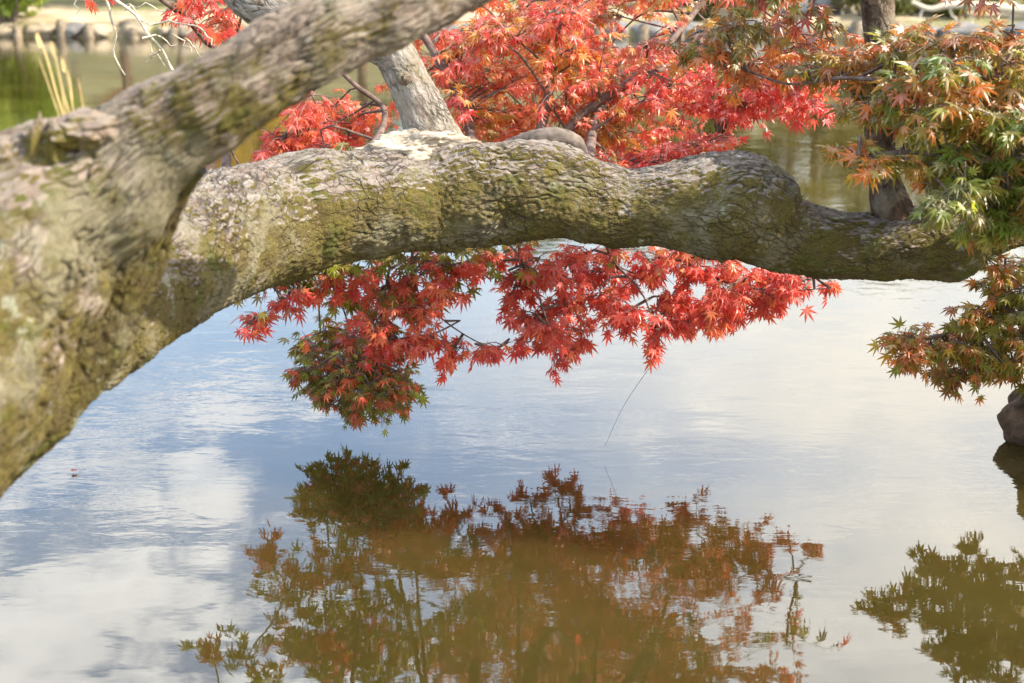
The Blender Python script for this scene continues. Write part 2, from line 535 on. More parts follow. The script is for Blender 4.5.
def build_water():
    xs = np.concatenate([np.linspace(-30, -4, 14), np.linspace(-3.8, 3.8, 40), np.linspace(4, 30, 14)])
    ys = np.concatenate([np.linspace(-1, 6, 40), np.linspace(6.4, 20.0, 20)])
    nx = len(xs)
    V = [(x, y, 0.0) for y in ys for x in xs]
    Fc = [(j * nx + i, j * nx + i + 1, (j + 1) * nx + i + 1, (j + 1) * nx + i) for j in range(len(ys) - 1) for i in range(nx - 1)]
    m, t = new_mat('pond_water')
    pos = t.n('ShaderNodeNewGeometry').outputs['Position']
    sepp = t.n('ShaderNodeSeparateXYZ', {0: pos})
    r1 = t.noise(t.mapping(pos, (1, 2.1, 1), (0, 0, 0), (0, 0, 0.22)), 5.5, 3, 0.5, 0.4)
    r2 = t.noise(t.mapping(pos, (1, 2.6, 1), (3, 5, 0), (0, 0, -0.15)), 17, 3, 0.5, 0.3)
    r3 = t.noise(t.mapping(pos, (1, 1.6, 1), (8, 1, 0)), 1.6, 2, 0.5)
    calm = t.n('ShaderNodeMapRange', {0: sepp.outputs[1], 1: 2.2, 2: 4.2, 3: 0.14, 4: 0.75}).outputs[0]
    gust = t.ramp(t.noise(t.mapping(pos, (1, 1.5, 1), (2, 2, 0)), 1.1, 3, 0.5), [(0.38, 0.25), (0.62, 1.0)])
    amp = t.math('MULTIPLY', calm, gust)
    hh = t.math('ADD', t.math('MULTIPLY', r1, 1.0), t.math('MULTIPLY', r2, 0.22))
    hh = t.math('MULTIPLY', hh, amp)
    hh = t.math('ADD', hh, t.math('MULTIPLY', r3, 0.5))
    b = t.n('ShaderNodeBump', {'Height': hh, 'Strength': 1.0, 'Distance': 0.0026})
    murk = t.noise(pos, 1.2, 4, 0.6, 0.5)
    col = t.mix(t.ramp(murk, [(0.35, 0.0), (0.65, 1.0)]), (0.030, 0.023, 0.005), (0.046, 0.036, 0.009))
    d = t.n('ShaderNodeSubsurfaceScattering', {'Color': col, 'Scale': 0.35, 'Radius': (1, 1, 0.8)}, falloff='BURLEY')
    g = t.n('ShaderNodeBsdfGlossy', {'Color': (1, 1, 1, 1), 'Roughness': 0.012, 'Normal': b.outputs[0]})
    fr = t.n('ShaderNodeFresnel', {'IOR': 1.5, 'Normal': b.outputs[0]}).outputs[0]
    fac = t.math('ADD', t.math('MULTIPLY', fr, 1.0), 0.05, clamp=True)
    mx = t.n('ShaderNodeMixShader', {0: fac, 1: d.outputs[0], 2: g.outputs[0]})
    t.n('ShaderNodeOutputMaterial', {'Surface': mx.outputs[0]})
    o = obj('water', mesh('water', V, Fc), m)
    o['kind'] = 'structure'


build_ground()
build_path()
build_water()


# ------------------------------------------------------------------ the leaning tree over the water
def bark_disp(amp=0.010, cell=0.022, knob=0.018, seed=0.0, stretch=3.0, gran=0.002, fork=0.5):
    """plates split by furrows that run along the wood, grain on top"""
    def f(rest, pos, rr, D):
        P = rest + seed
        wv = np.stack([pn(pos * 14 + 3), pn(pos * 14 + 9), pn(pos * 9 + 21)], 1)
        wv2 = np.stack([pn(pos * 45 + 3), pn(pos * 45 + 9), pn(pos * 30 + 21)], 1)
        Q = P / np.array([cell, cell, cell * stretch]) + np.array([1.2, 1.2, 0.5]) * wv + np.array([0.7, 0.7, 0.25]) * wv2
        e1, c1 = worley(Q, 1)
        e2, c2 = worley(Q * 2.1 + 7.7, 5)
        amount = np.clip(0.45 + 1.9 * fbm(pos * 5 + 3 * seed, 3), 0.05, 1)
        k1 = np.clip(1 - e1 / 0.20, 0, 1) * amount
        k2 = np.clip(1 - e2 / 0.22, 0, 1) * fork * np.clip(0.5 + 2 * pn(pos * 13 + 4), 0, 1)
        crack = np.clip(np.maximum(k1, k2 * 0.8), 0, 1)
        h = -amp * k1 ** 1.3 - 0.4 * amp * k2 + amp * 0.45 * (c1 - 0.5) * amount + amp * 0.2 * (c2 - 0.5)
        h = h + knob * fbm(pos * 6.0 + seed, 3) + 0.55 * knob * pn(pos * 15 + 2 * seed) + 0.8 * amp * fbm(pos * 22 + seed, 3) + gran * fbm(pos * 110, 3)
        return h, crack
    return f


tree = thing('leaning_tree', (-1.25, 1.35, 0.2), 'thick leaning tree with grey ridged bark and moss, its limbs crossing low over the pond', 'tree')

A_pts = [(-330, 760, 175, 1.42), (-240, 600, 142, 1.52), (-140, 470, 126, 1.62), (-70, 372, 128, 1.68), (-28, 296, 118, 1.72), (16, 248, 106, 1.75),
         (58, 208, 90, 1.77), (106, 182, 71, 1.78), (141, 150, 56, 1.78), (178, 125, 48, 1.78), (220, 99, 44, 1.78), (278, 62, 41, 1.80),
         (330, 34, 40, 1.83), (395, 4, 38, 1.86), (450, -22, 37, 1.90), (520, -55, 36, 1.95), (640, -110, 33, 2.05), (800, -190, 28, 2.2)]
ctrl = [np.append(at(x, y, Y), pxm(r, Y)) for x, y, r, Y in A_pts]
ctrl = [np.array([-1.42, 1.22, 0.02, 0.36]), np.array([-1.28, 1.30, 0.22, 0.24])] + ctrl
tube('trunk', ctrl, 320, 0.0034, M_bark_near, tree, bark_disp(0.0085, 0.017, 0.008, 3.3, 6.0, 0.0014, 0.8))

B_left = [(-140, 545, 84, 1.70), (-54, 448, 75, 1.77), (0, 400, 71, 1.86), (56, 343, 68, 2.00), (114, 300, 66, 2.20), (167, 268, 65, 2.43), (223, 237, 64, 2.66)]
B_prof = [(280, 158, 285), (310, 150, 274), (350, 152, 265), (400, 150, 256), (430, 148, 250), (470, 143, 245), (500, 141, 241), (530, 138, 240), (560, 146, 240),
          (590, 160, 243), (620, 168, 246), (650, 166, 243), (680, 160, 246), (710, 153, 255), (738, 153, 264), (757, 166, 269), (775, 190, 273), (800, 204, 277),
          (840, 210, 280), (870, 211, 281), (900, 208, 279), (935, 206, 278), (957, 207, 276), (975, 208, 262), (1010, 206, 249), (1060, 200, 240), (1120, 190, 228), (1220, 182, 216), (1340, 166, 196), (1470, 140, 166), (1580, 110, 132)]
ctrl = [np.append(at(x, y, Y), pxm(r, Y)) for x, y, r, Y in B_left]
for x, t0, b0 in B_prof:
    Y = float(np.interp(x, [280, 430, 600, 1000, 1120], [2.86, 3.0, 3.05, 3.08, 3.12]))
    ctrl.append(np.append(at(x, (t0 + b0) / 2, Y), pxm((b0 - t0) / 2 * (0.97 if x < 450 else 1.0), Y)))
B_ctrl = ctrl
tube('limb', ctrl, 320, 0.0030, M_bark, tree, bark_disp(0.0052, 0.023, 0.016, 7.1, 3.4, 0.0044, 0.4))

# ridge of bark that joins the crossing limb to the trunk in the fork
tube('bark_ridge', [np.append(at(x, y, Y), pxm(r, Y)) for x, y, r, Y in [(200, 168, 6, 1.80), (182, 188, 11, 1.81), (164, 220, 17, 1.82), (140, 262, 25, 1.83), (108, 308, 36, 1.83), (66, 356, 46, 1.82), (10, 412, 56, 1.79), (-60, 470, 62, 1.76)]],
     110, 0.0035, M_bark, tree, bark_disp(0.004, 0.018, 0.010, 4.4, 4.0, 0.003, 0.5))

# upright stem at the right end, growing out of the limb
ctrl = [np.append(at(x, y, Y), pxm(r, Y)) for x, y, r, Y in
        [(900, 232, 22, 3.07), (891, 205, 20, 3.07), (885, 180, 16, 3.08), (881, 150, 15, 3.09), (880, 110, 15, 3.1), (882, 60, 15, 3.1), (879, 20, 15, 3.1), (876, -20, 15, 3.1),
         (868, -90, 14, 3.1), (850, -180, 12, 3.1), (845, -260, 8, 3.1)]]
tube('stem', ctrl, 60, 0.006, M_upright, tree, bark_disp(0.003, 0.014, 0.004, 1.1, 4.0, 0.001))
# pale limb growing up and left from the crossing limb
ctrl = [np.append(at(x, y, Y), pxm(r, Y)) for x, y, r, Y in
        [(458, 184, 38, 3.05), (443, 157, 30, 3.06), (428, 128, 24, 3.07), (417, 98, 22, 3.08), (402, 68, 19, 3.09), (384, 46, 18, 3.10), (330, 26, 20, 3.12), (270, 10, 20, 3.16),
         (238, -12, 19, 3.2), (222, -50, 18, 3.25), (205, -120, 15, 3.3), (180, -210, 10, 3.4)]]
tube('limb', ctrl, 90, 0.005, M_stub, tree, bark_disp(0.0034, 0.018, 0.008, 5.5, 3.0, 0.002, 0.6))['label'] = 'pale grey branch with a knot rising from the mossy limb'


def blob(name, C, axes, rot_y, mat, parent, amp=0.15, freq=3.0, sub=5, seed=0.0):
    import bmesh
    bm = bmesh.new()
    bmesh.ops.create_icosphere(bm, subdivisions=sub, radius=1.0)
    me = bpy.data.meshes.new(name)
    bm.to_mesh(me)
    bm.free()
    n = len(me.vertices)
    P = np.zeros(n * 3, np.float32)
    me.vertices.foreach_get('co', P)
    P = P.reshape(-1, 3).astype(float)
    P *= (1 + amp * fbm(P * freq * 0.5 + seed, 5))[:, None]
    P *= np.array(axes)
    c, s = math.cos(rot_y), math.sin(rot_y)
    P = np.stack([c * P[:, 0] + s * P[:, 2], P[:, 1], -s * P[:, 0] + c * P[:, 2]], 1) + np.asarray(C)
    me.vertices.foreach_set('co', P.astype(np.float32).ravel())
    me.polygons.foreach_set('use_smooth', np.ones(len(me.polygons), bool))
    me.update()
    return obj(name, me, mat, parent)


blob('wound', at(412, 152, 3.02), (0.115, 0.06, 0.042), -0.10, M_wound, tree, 0.6, 3.4, 6, 2.2)['label'] = 'bleached bare wood at the foot of the pale branch'
tube('burl', [np.append(at(x, y, Y), pxm(r, Y)) for x, y, r, Y in [(478, 158, 4, 3.03), (500, 148, 5, 3.03), (522, 141, 7, 3.03), (543, 137, 9, 3.03), (563, 138, 9.5, 3.04), (577, 144, 8, 3.05), (583, 154, 5, 3.06)]],
     48, 0.003, M_burl, tree, lambda rest, pos, rr, D: rr * (0.22 * fbm(pos * 26, 3)) + 0.0025 * fbm(pos * 90, 3))['label'] = 'smooth grey swelling on top of the mossy limb'
kn = tube('knot', [np.append(at(404, 78, 3.045), 0.004), np.append(at(404, 78, 3.040), 0.0145), np.append(at(404, 78, 3.031), 0.0135), np.append(at(404, 78, 3.029), 0.007), np.append(at(404, 78, 3.036), 0.002)], 28, 0.0015,
          M_upright, tree)
# broken bark stubs on the near trunk
for (x, y, Y, ax, r, sd) in [(84, 130, 1.73, (0.044, 0.045, 0.022), -0.05, 1.0), (56, 148, 1.72, (0.018, 0.03, 0.036), 0.25, 3.0), (36, 162, 1.71, (0.013, 0.022, 0.050), 0.12, 5.0), (6, 164, 1.71, (0.020, 0.03, 0.030), 0.6, 6.0)]:
    blob('bark_plate', at(x, y, Y), ax, r, M_bark_near, tree, 0.42, 3.6, 6, sd)


# ------------------------------------------------------------------ maple leaves
def leaf_template():
    """seven narrow lobes, tip along +Y, unit length"""
    lobes = [(0, 1.0), (38, 0.92), (-38, 0.92), (76, 0.70), (-76, 0.70), (118, 0.40), (-118, 0.40)]
    order = sorted(lobes)
    V, Fc = [], []

    def p(a, r, z=0.0):
        a = math.radians(a)
        return (r * math.sin(a), r * math.cos(a), z - 0.16 * r * r)
    n = len(order)
    sinus = []
    for i in range(n + 1):
        if i == 0:
            sinus.append((order[0][0] - 22, 0.10))
        elif i == n:
            sinus.append((order[-1][0] + 22, 0.10))
        else:
            sinus.append(((order[i - 1][0] + order[i][0]) / 2, 0.30 * min(order[i - 1][1], order[i][1]) + 0.06))
    for i, (a, L) in enumerate(order):
        b = len(V)
        wdt = 7.5
        V += [(0, 0, 0.0), p(*sinus[i]), p(a - wdt * 1.25, L * 0.58, -0.03), p(a, L, -0.05), p(a + wdt * 1.25, L * 0.58, -0.03), p(*sinus[i + 1]), p(a, L * 0.55, 0.04)]
        Fc += [(b, b + 1, b + 6), (b + 1, b + 2, b + 6), (b + 2, b + 3, b + 6), (b + 3, b + 4, b + 6), (b + 4, b + 5, b + 6), (b + 5, b, b + 6)]
    # petiole
    b = len(V)
    V += [(-0.012, 0, 0), (0.012, 0, 0), (0.010, -0.55, 0.12), (-0.010, -0.55, 0.12)]
    Fc += [(b, b + 1, b + 2, b + 3)]
    return np.array(V), Fc


LV, LF = leaf_template()


class Leaves:
    def __init__(self):
        self.pos, self.tip, self.nor, self.size, self.col = [], [], [], [], []

    def add(self, pos, tip, nor, size, col):
        self.pos.append(pos); self.tip.append(tip); self.nor.append(nor); self.size.append(size); self.col.append(col)

    def build(self, name, parent, mat=None):
        k = len(self.pos)
        P = np.array(self.pos); Y = np.array(self.tip); N = np.array(self.nor)
        s = np.array(self.size); c = np.array(self.col)
        Y /= np.linalg.norm(Y, axis=1)[:, None] + 1e-9
        N = N - (N * Y).sum(1)[:, None] * Y
        N /= np.linalg.norm(N, axis=1)[:, None] + 1e-9
        X = np.cross(Y, N)
        nv = len(LV)
        curl = rng.uniform(0.3, 2.4, k)
        wid = rng.uniform(0.75, 1.08, k)
        L = LV[None] * np.stack([wid, np.ones(k), curl], 1)[:, None, :]
        V = P[:, None] + s[:, None, None] * (L[:, :, 0:1] * X[:, None] + L[:, :, 1:2] * Y[:, None] + L[:, :, 2:3] * N[:, None])
        V = V.reshape(-1, 3)
        Fc = []
        for i in range(k):
            o = i * nv
            Fc += [tuple(q + o for q in f) for f in LF]
        me = mesh(name, V, Fc, smooth=False)
        a = me.color_attributes.new('leaf_colour', 'FLOAT_COLOR', 'POINT')
        cc = np.repeat(np.concatenate([c, np.ones((k, 1))], 1), nv, 0)
        a.data.foreach_set('color', cc.astype(np.float32).ravel())
        return obj(name, me, mat or M_leaf, parent)


PAL = {
    'red': [(0.87, 0.15, 0.085), (0.88, 0.19, 0.10), (0.82, 0.105, 0.07), (0.88, 0.25, 0.10), (0.85, 0.14, 0.10)],
    'orange': [(0.84, 0.22, 0.065), (0.86, 0.31, 0.06), (0.78, 0.15, 0.065), (0.82, 0.40, 0.07), (0.66, 0.17, 0.11), (0.55, 0.32, 0.07), (0.86, 0.27, 0.12)],
    'mixed': [(0.27, 0.27, 0.025), (0.42, 0.40, 0.035), (0.64, 0.14, 0.045), (0.36, 0.25, 0.03), (0.74, 0.18, 0.05), (0.24, 0.25, 0.025)],
    'rust': [(0.42, 0.20, 0.06), (0.30, 0.23, 0.05), (0.62, 0.19, 0.04), (0.66, 0.27, 0.045), (0.26, 0.26, 0.05), (0.36, 0.19, 0.11), (0.44, 0.14, 0.08)],
    'green': [(0.26, 0.32, 0.035), (0.34, 0.36, 0.04), (0.21, 0.27, 0.03), (0.44, 0.38, 0.045), (0.52, 0.28, 0.05), (0.30, 0.27, 0.09)],
    'amber': [(0.46, 0.28, 0.035), (0.36, 0.33, 0.03), (0.62, 0.22, 0.04), (0.30, 0.28, 0.03), (0.68, 0.45, 0.05), (0.28, 0.24, 0.03)],
}


def unit(v):
    v = np.asarray(v, float)
    return v / (np.linalg.norm(v) + 1e-9)


def spray(L, T, base, C, R, n, pal, size=0.030, flat=0.32, twig_r=0.0022, droop=0.55):
    """one bough tip: a twig from base to C, side twigs in a flat layer, leaves along them"""
    base, C = np.asarray(base), np.asarray(C)
    mid = (base + C) / 2 + np.array([0, 0, 0.10 * np.linalg.norm(C - base)]) + rng.normal(0, 0.02, 3)
    T.add([np.append(base, twig_r * 1.9), np.append(mid, twig_r * 1.4), np.append(C, twig_r)], 5, 0.03, 6)
    axis = unit((C - base) * [1, 1, 0.3])
    nt = max(4, int(n / 7))
    left = n
    for i in range(nt):
        a = rng.uniform(0, 2 * math.pi)
        q = math.sqrt(rng.uniform(0.08, 1))
        off = np.array([math.cos(a) * q, math.sin(a) * q, rng.normal(0, flat) - 0.25 * q * q]) * R
        tipp = C + off
        root = C - axis * rng.uniform(0, 0.6) * R * 0.7 + rng.normal(0, 0.05, 3) * R
        mp = (root + tipp) / 2 + np.array([0, 0, 0.10 * R])
        T.add([np.append(root, twig_r * 0.7), np.append(mp, twig_r * 0.55), np.append(tipp, twig_r * 0.35)], 4, 0.03, 4)
        k = left // (nt - i)
        left -= k
        td = unit(tipp - root)
        side = unit(np.cross(td, [0, 0, 1]))
        for j in range(k):
            u = rng.uniform(0.15, 1.0) if j else 1.0
            p = root * (1 - u) ** 2 + 2 * mp * u * (1 - u) + tipp * u * u
            sd = side * (1 if j % 2 else -1)
            d = unit(td * rng.uniform(0.3, 1.0) + sd * rng.uniform(0.1, 1.2) + np.array([0, 0, -droop * rng.uniform(0.2, 1.9)]) + rng.normal(0, 0.2, 3))
            sz = size * min(1.3, max(0.42, rng.normal(0.86, 0.2)))
            p = p + d * sz * 0.5
            nr = np.array([0, -0.45, 1.0]) + rng.normal(0, 0.42, 3)
            base_c = np.array(pal[rng.integers(len(pal))])
            c = np.clip(base_c * rng.uniform(0.75, 1.2) * (1 + rng.normal(0, 0.07, 3)), 0.005, 0.85)
            L.add(p, d, nr, sz, c)


def nearest(paths, C):
    best, bd = None, 1e9
    for P in paths:
        d = np.linalg.norm(P[:, :3] - C, axis=1) + np.where(P[:, 2] < C[2] - 0.5, 0.3, 0)
        i = int(d.argmin())
        if d[i] < bd:
            bd, best = d[i], P[i, :3]
    return best


def inside(poly, x, y):
    c = False
    n = len(poly)
    for i in range(n):
        x0, y0 = poly[i]; x1, y1 = poly[(i + 1) % n]
        if (y0 > y) != (y1 > y) and x < (x1 - x0) * (y - y0) / (y1 - y0) + x0:
            c = not c
    return c


def scatter(poly, step, jit=0.45):
    xs = [p[0] for p in poly]; ys = [p[1] for p in poly]
    out = []
    y = min(ys)
    k = 0
    while y <= max(ys):
        x = min(xs) + (step / 2 if k % 2 else 0)
        while x <= max(xs):
            px, py = x + rng.uniform(-jit, jit) * step, y + rng.uniform(-jit, jit) * step * 0.7
            if inside(poly, px, py):
                out.append((px, py))
            x += step
        y += step * 0.62
        k += 1
    return out


def branch(parent, pts, mat=M_twig, name='branch', around=10, ds=0.012):
    ctrl = np.array([np.append(at(x, y, Y), pxm(r, Y)) for x, y, r, Y in pts])
    tube(name, ctrl, around, ds, mat, parent, lambda rest, pos, rr, D: rr * 0.25 * fbm(pos * 40, 2))
    return catmull(ctrl, 10)


# ---- red maple: trunk leans from the left bank behind the mossy limb
rm = thing('red_maple', (-1.62, 2.45, 0.2), 'red Japanese maple spreading its leaves above and below the mossy limb', 'tree')
tp = [np.array([-1.75, 2.42, 0.05, 0.08]), np.array([-1.5, 2.45, 0.28, 0.06])] + [np.append(at(x, y, Y), pxm(r, Y)) for x, y, r, Y in
      [(-120, 345, 32, 2.48), (40, 290, 30, 2.62), (180, 245, 26, 2.9), (300, 208, 22, 3.12), (420, 190, 19, 3.22), (540, 185, 16, 3.26), (650, 205, 11, 3.28), (720, 210, 7, 3.28)]]
tube('trunk', tp, 30, 0.012, M_upright, rm, bark_disp(0.003, 0.02, 0.004, 2.0))
trunkp = catmull(np.array(tp), 10)[30:]
up = [trunkp]
low = [trunkp]
up.append(branch(rm, [(520, 196, 8, 3.25), (552, 150, 5, 3.78), (585, 112, 4.5, 3.85), (640, 78, 3.6, 3.9), (700, 62, 3.5, 3.95), (760, 70, 2.5, 3.9), (800, 78, 1.6, 3.85)]))
up.append(branch(rm, [(520, 196, 8, 3.25), (538, 140, 5.5, 3.75), (548, 95, 4.5, 3.82), (556, 50, 3.5, 3.9), (560, -10, 3, 4.0), (590, -70, 2, 4.05)]))
up.append(branch(rm, [(585, 196, 8, 3.25), (600, 110, 3.4, 3.86), (655, 60, 2.8, 3.95), (680, 30, 3.2, 4.05), (700, 5, 2.5, 4.15), (730, -40, 2, 4.2)]))
up.append(branch(rm, [(470, 196, 8, 3.25), (470, 130, 5, 3.85), (450, 80, 4, 3.95), (420, 30, 3.4, 4.0), (390, -20, 2.5, 4.0)]))
up.append(branch(rm, [(330, 205, 7, 3.25), (385, 120, 3, 3.72), (355, 85, 2.4, 3.74), (320, 60, 2.0, 3.76), (300, 100, 2, 3.7)]))
up.append(branch(rm, [(230, 225, 6, 3.0), (226, 120, 4, 3.3), (240, 50, 3.4, 3.6), (212, 45, 3.5, 3.55), (190, 22, 3, 3.5), (165, 2, 2.6, 3.45), (130, -25, 2, 3.4)]))
up.append(branch(rm, [(620, 205, 7, 3.25), (690, 165, 4, 3.8), (720, 145, 2, 3.8)]))
low.append(branch(rm, [(420, 200, 2.73, 3.25), (392, 262, 1.71, 3.6), (385, 292, 1.36, 3.55), (378, 320, 1.02, 3.5), (360, 352, 0.75, 3.46), (345, 378, 0.55, 3.44)]))
low.append(branch(rm, [(330, 212, 2.39, 3.25), (352, 262, 1.20, 3.6), (320, 284, 0.89, 3.5), (285, 300, 0.61, 3.45), (258, 318, 0.41, 3.42)]))
low.append(branch(rm, [(420, 200, 2.73, 3.25), (412, 275, 1.20, 3.55), (435, 312, 0.95, 3.5), (470, 338, 0.68, 3.48), (500, 350, 0.48, 3.46)]))
low.append(branch(rm, [(520, 196, 2.73, 3.25), (520, 255, 1.36, 3.6), (540, 300, 1.02, 3.52), (552, 340, 0.68, 3.48)]))
low.append(branch(rm, [(600, 200, 2.73, 3.25), (610, 255, 1.36, 3.62), (640, 290, 1.02, 3.54), (655, 325, 0.61, 3.48)]))
low.append(branch(rm, [(650, 208, 2.39, 3.25), (690, 262, 1.36, 3.64), (735, 285, 1.02, 3.55), (790, 290, 0.68, 3.5), (830, 288, 0.45, 3.48)]))

PR, PO, PM = PAL['red'], PAL['orange'], PAL['mixed']
rng = np.random.default_rng(101)
# foliage above the limb, several layers deep
L, T = Leaves(), Bunch()
polys = [([(290, 95), (385, 100), (380, 150), (262, 152), (262, 130)], 40, PR + PO[:1], 34, (3.55, 3.85)),
         ([(262, 118), (330, 118), (352, 155), (250, 155)], 34, PR, 30, (3.6, 3.8)),
         ([(455, 60), (560, -10), (650, 60), (660, 150), (600, 158), (480, 130)], 46, PR + PO, 44, (3.6, 4.3)),
         ([(330, 60), (520, 10), (600, -60), (690, -60), (600, 20), (480, 120), (455, 130), (440, 80)], 52, PO + PR, 46, (3.8, 4.5)),
         ([(560, 40), (700, 40), (800, 70), (800, 100), (745, 110), (690, 120), (640, 130)], 48, PR, 44, (3.7, 4.1)),
         ([(580, -40), (690, -30), (700, 10), (600, 20)], 52, PR + PO, 40, (3.9, 4.5)),
         ([(590, 150), (700, 145), (735, 152), (690, 168), (600, 172)], 36, PR, 30, (3.6, 3.8)),
         ([(190, -30), (300, -30), (330, 10), (262, 30), (210, 25)], 40, PR, 34, (3.45, 3.75)),
         ([(700, 80), (770, 75), (815, 90), (760, 120), (705, 118)], 40, PR, 34, (3.6, 3.9)),
         ([(400, 20), (560, -80), (560, 60), (440, 70)], 56, PO, 40, (4.0, 4.6)),
         ([(450, 40), (560, 10), (690, 60), (735, 100), (690, 130), (655, 160), (600, 160), (470, 135)], 44, PO + PR[:3], 44, (3.7, 4.4)),
         ([(500, -40), (690, -50), (700, 20), (640, 40), (480, 60)], 50, PO, 40, (4.0, 4.6)),
         ([(700, 60), (780, 65), (828, 92), (790, 112), (720, 100)], 36, PR, 34, (3.6, 3.9)),
         ([(600, 145), (730, 138), (738, 150), (690, 168), (600, 172)], 32, PR, 34, (3.5, 3.7))]
for poly, step, pal, n, (y0, y1) in polys:
    for (x, y) in scatter(poly, step):
        Y = rng.uniform(y0, y1)
        C = at(x, y, Y)
        b = nearest(up, C + np.array([0, 0.0, -0.05]))
        v = b - C
        d = np.linalg.norm(v)
        if d > 0.6:
            b = C + v / d * 0.6
        sub = [pal[rng.integers(len(pal))] for _ in range(3)]
        spray(L, T, b, C, pxm(step * rng.uniform(0.75, 1.05), Y), int(1.5 * n * rng.uniform(0.9, 1.35)), sub, 0.030, 0.30)
L.build('foliage', rm)
T.build('twig', M_twig, rm)

rng = np.random.default_rng(102)
# foliage behind and below the limb
L, T = Leaves(), Bunch()
for poly, step, pal, n, (y0, y1) in [([(235, 215), (330, 150), (470, 150), (470, 262), (330, 270), (270, 300)], 40, PM[:2] + PM[3:] + PM[:1], 40, (3.42, 3.7)),
                                     ([(470, 150), (560, 160), (640, 175), (820, 225), (840, 270), (560, 260), (470, 262)], 68, PR + PM[:1] + PM[3:4], 34, (3.42, 3.75)),
                                     ([(305, 285), (425, 275), (430, 345), (305, 362)], 40, PM[:2] + PM[3:] + PR[:2], 46, (3.56, 3.72)),
                                     ([(180, 190), (260, 180), (260, 240), (190, 220)], 40, PM, 36, (3.4, 3.55))]:
    for (x, y) in scatter(poly, step):
        Y = rng.uniform(y0, y1)
        C = at(x, y, Y)
        b = nearest(low if y > 235 else low + up, C)
        sub = [pal[rng.integers(len(pal))] for _ in range(3)]
        spray(L, T, b, C, pxm(step * 0.95, Y), int(n * rng.uniform(0.8, 1.2)), sub, 0.034, 0.34)
rng = np.random.default_rng(103)
lows = [(262, 318, 22, 16, PR), (290, 302, 26, 22, PR), (322, 288, 28, 26, PR), (352, 280, 26, 24, PR), (378, 272, 28, 26, PR), (396, 300, 32, 38, PR), (418, 318, 32, 38, PR),
        (372, 330, 32, 40, PR), (398, 342, 32, 42, PR), (430, 340, 32, 40, PR), (455, 352, 26, 26, PR), (345, 345, 24, 26, PR), (482, 350, 20, 12, PR), (505, 348, 18, 10, PR),
        (440, 290, 26, 24, PR), (455, 268, 28, 30, PR + PM[2:3]), (490, 262, 28, 30, PR), (512, 290, 28, 30, PR), (535, 318, 32, 42, PR), (520, 270, 30, 34, PR + PM[1:2]),
        (560, 345, 24, 26, PR), (548, 330, 30, 34, PR), (570, 305, 34, 48, PR), (560, 275, 34, 40, PR), (605, 275, 36, 46, PR), (600, 305, 34, 42, PR), (640, 280, 36, 46, PR),
        (635, 315, 30, 36, PR), (658, 335, 20, 16, PR), (670, 300, 34, 44, PR), (700, 275, 32, 38, PR), (700, 315, 26, 30, PR), (725, 295, 30, 34, PR), (752, 280, 28, 30, PR),
        (745, 310, 20, 18, PR), (775, 285, 26, 26, PR), (768, 300, 18, 14, PR), (805, 284, 20, 18, PR), (830, 284, 14, 9, PR), (715, 318, 22, 22, PR), (690, 330, 20, 16, PR), (760, 296, 24, 26, PR), (790, 290, 22, 22, PR), (735, 318, 16, 12, PR), (650, 345, 12, 8, PR), (610, 325, 24, 24, PR), (565, 360, 14, 9, PR), (530, 345, 20, 16, PR), (655, 262, 30, 34, PR), (585, 258, 28, 30, PR), (720, 268, 26, 26, PR), (675, 322, 24, 22, PR), (540, 262, 28, 28, PR), (405, 285, 24, 24, PR), (248, 328, 14, 8, PR), (585, 335, 20, 16, PR),
        (480, 255, 24, 20, PM), (428, 262, 22, 14, PR), (680, 262, 30, 30, PR + PO), (620, 260, 30, 30, PO)]
for x, y, r, n, pal in lows:
    Y = 3.5 + rng.uniform(-0.08, 0.14) + (0.12 if y < 285 else 0)
    C = at(x, y - 4, Y)
    b = nearest(low, C)
    v = b - C
    d = np.linalg.norm(v)
    if d > 0.3:
        b = C + v / d * 0.3
    sub = [pal[rng.integers(len(pal))] for _ in range(4)]
    spray(L, T, b, C, pxm(r, Y), int(n * 2.0), sub, 0.0325, 0.42, droop=0.75)
L.build('foliage', rm)
T.build('twig', M_twig, rm)

rng = np.random.default_rng(104)
L, T = Leaves(), Bunch()
for x, y, r, n in [(318, 366, 28, 56), (345, 370, 30, 60), (375, 372, 30, 60), (335, 392, 30, 60), (372, 396, 30, 60), (404, 392, 20, 36), (306, 376, 18, 30), (318, 372, 26, 46), (345, 382, 28, 56), (378, 385, 30, 60), (398, 378, 24, 44), (325, 396, 24, 46), (355, 405, 26, 50), (388, 402, 26, 50), (372, 365, 28, 44), (330, 412, 18, 22), (362, 416, 20, 22), (396, 412, 16, 18), (312, 388, 16, 22)]:
    Y = 3.45 + rng.uniform(-0.07, 0.10)
    C = at(x, y - 6, Y)
    b = nearest(low, C)
    spray(L, T, b, C, pxm(r, Y), int(n * 1.5), PM, 0.025, 0.5, droop=0.6)
L.build('foliage', rm)['label'] = 'green and rust leaf cluster at the lowest tip, just above the water'
T.build('twig', M_twig, rm)

rng = np.random.default_rng(105)
# bare pale twigs at the upper left
tw = Bunch()


def wander(P0, P1, r0, r1, sag=0.1, n=7, j=0.005):
    P0, P1 = np.asarray(P0), np.asarray(P1)
    out = []
    for i in range(n):
        u = i / (n - 1)
        p = P0 * (1 - u) + P1 * u + np.array([0, 0, sag * 4 * u * (1 - u)]) + (rng.normal(0, j, 3) if 0 < i < n - 1 else 0)
        out.append(np.append(p, r0 + (r1 - r0) * u))
    return out


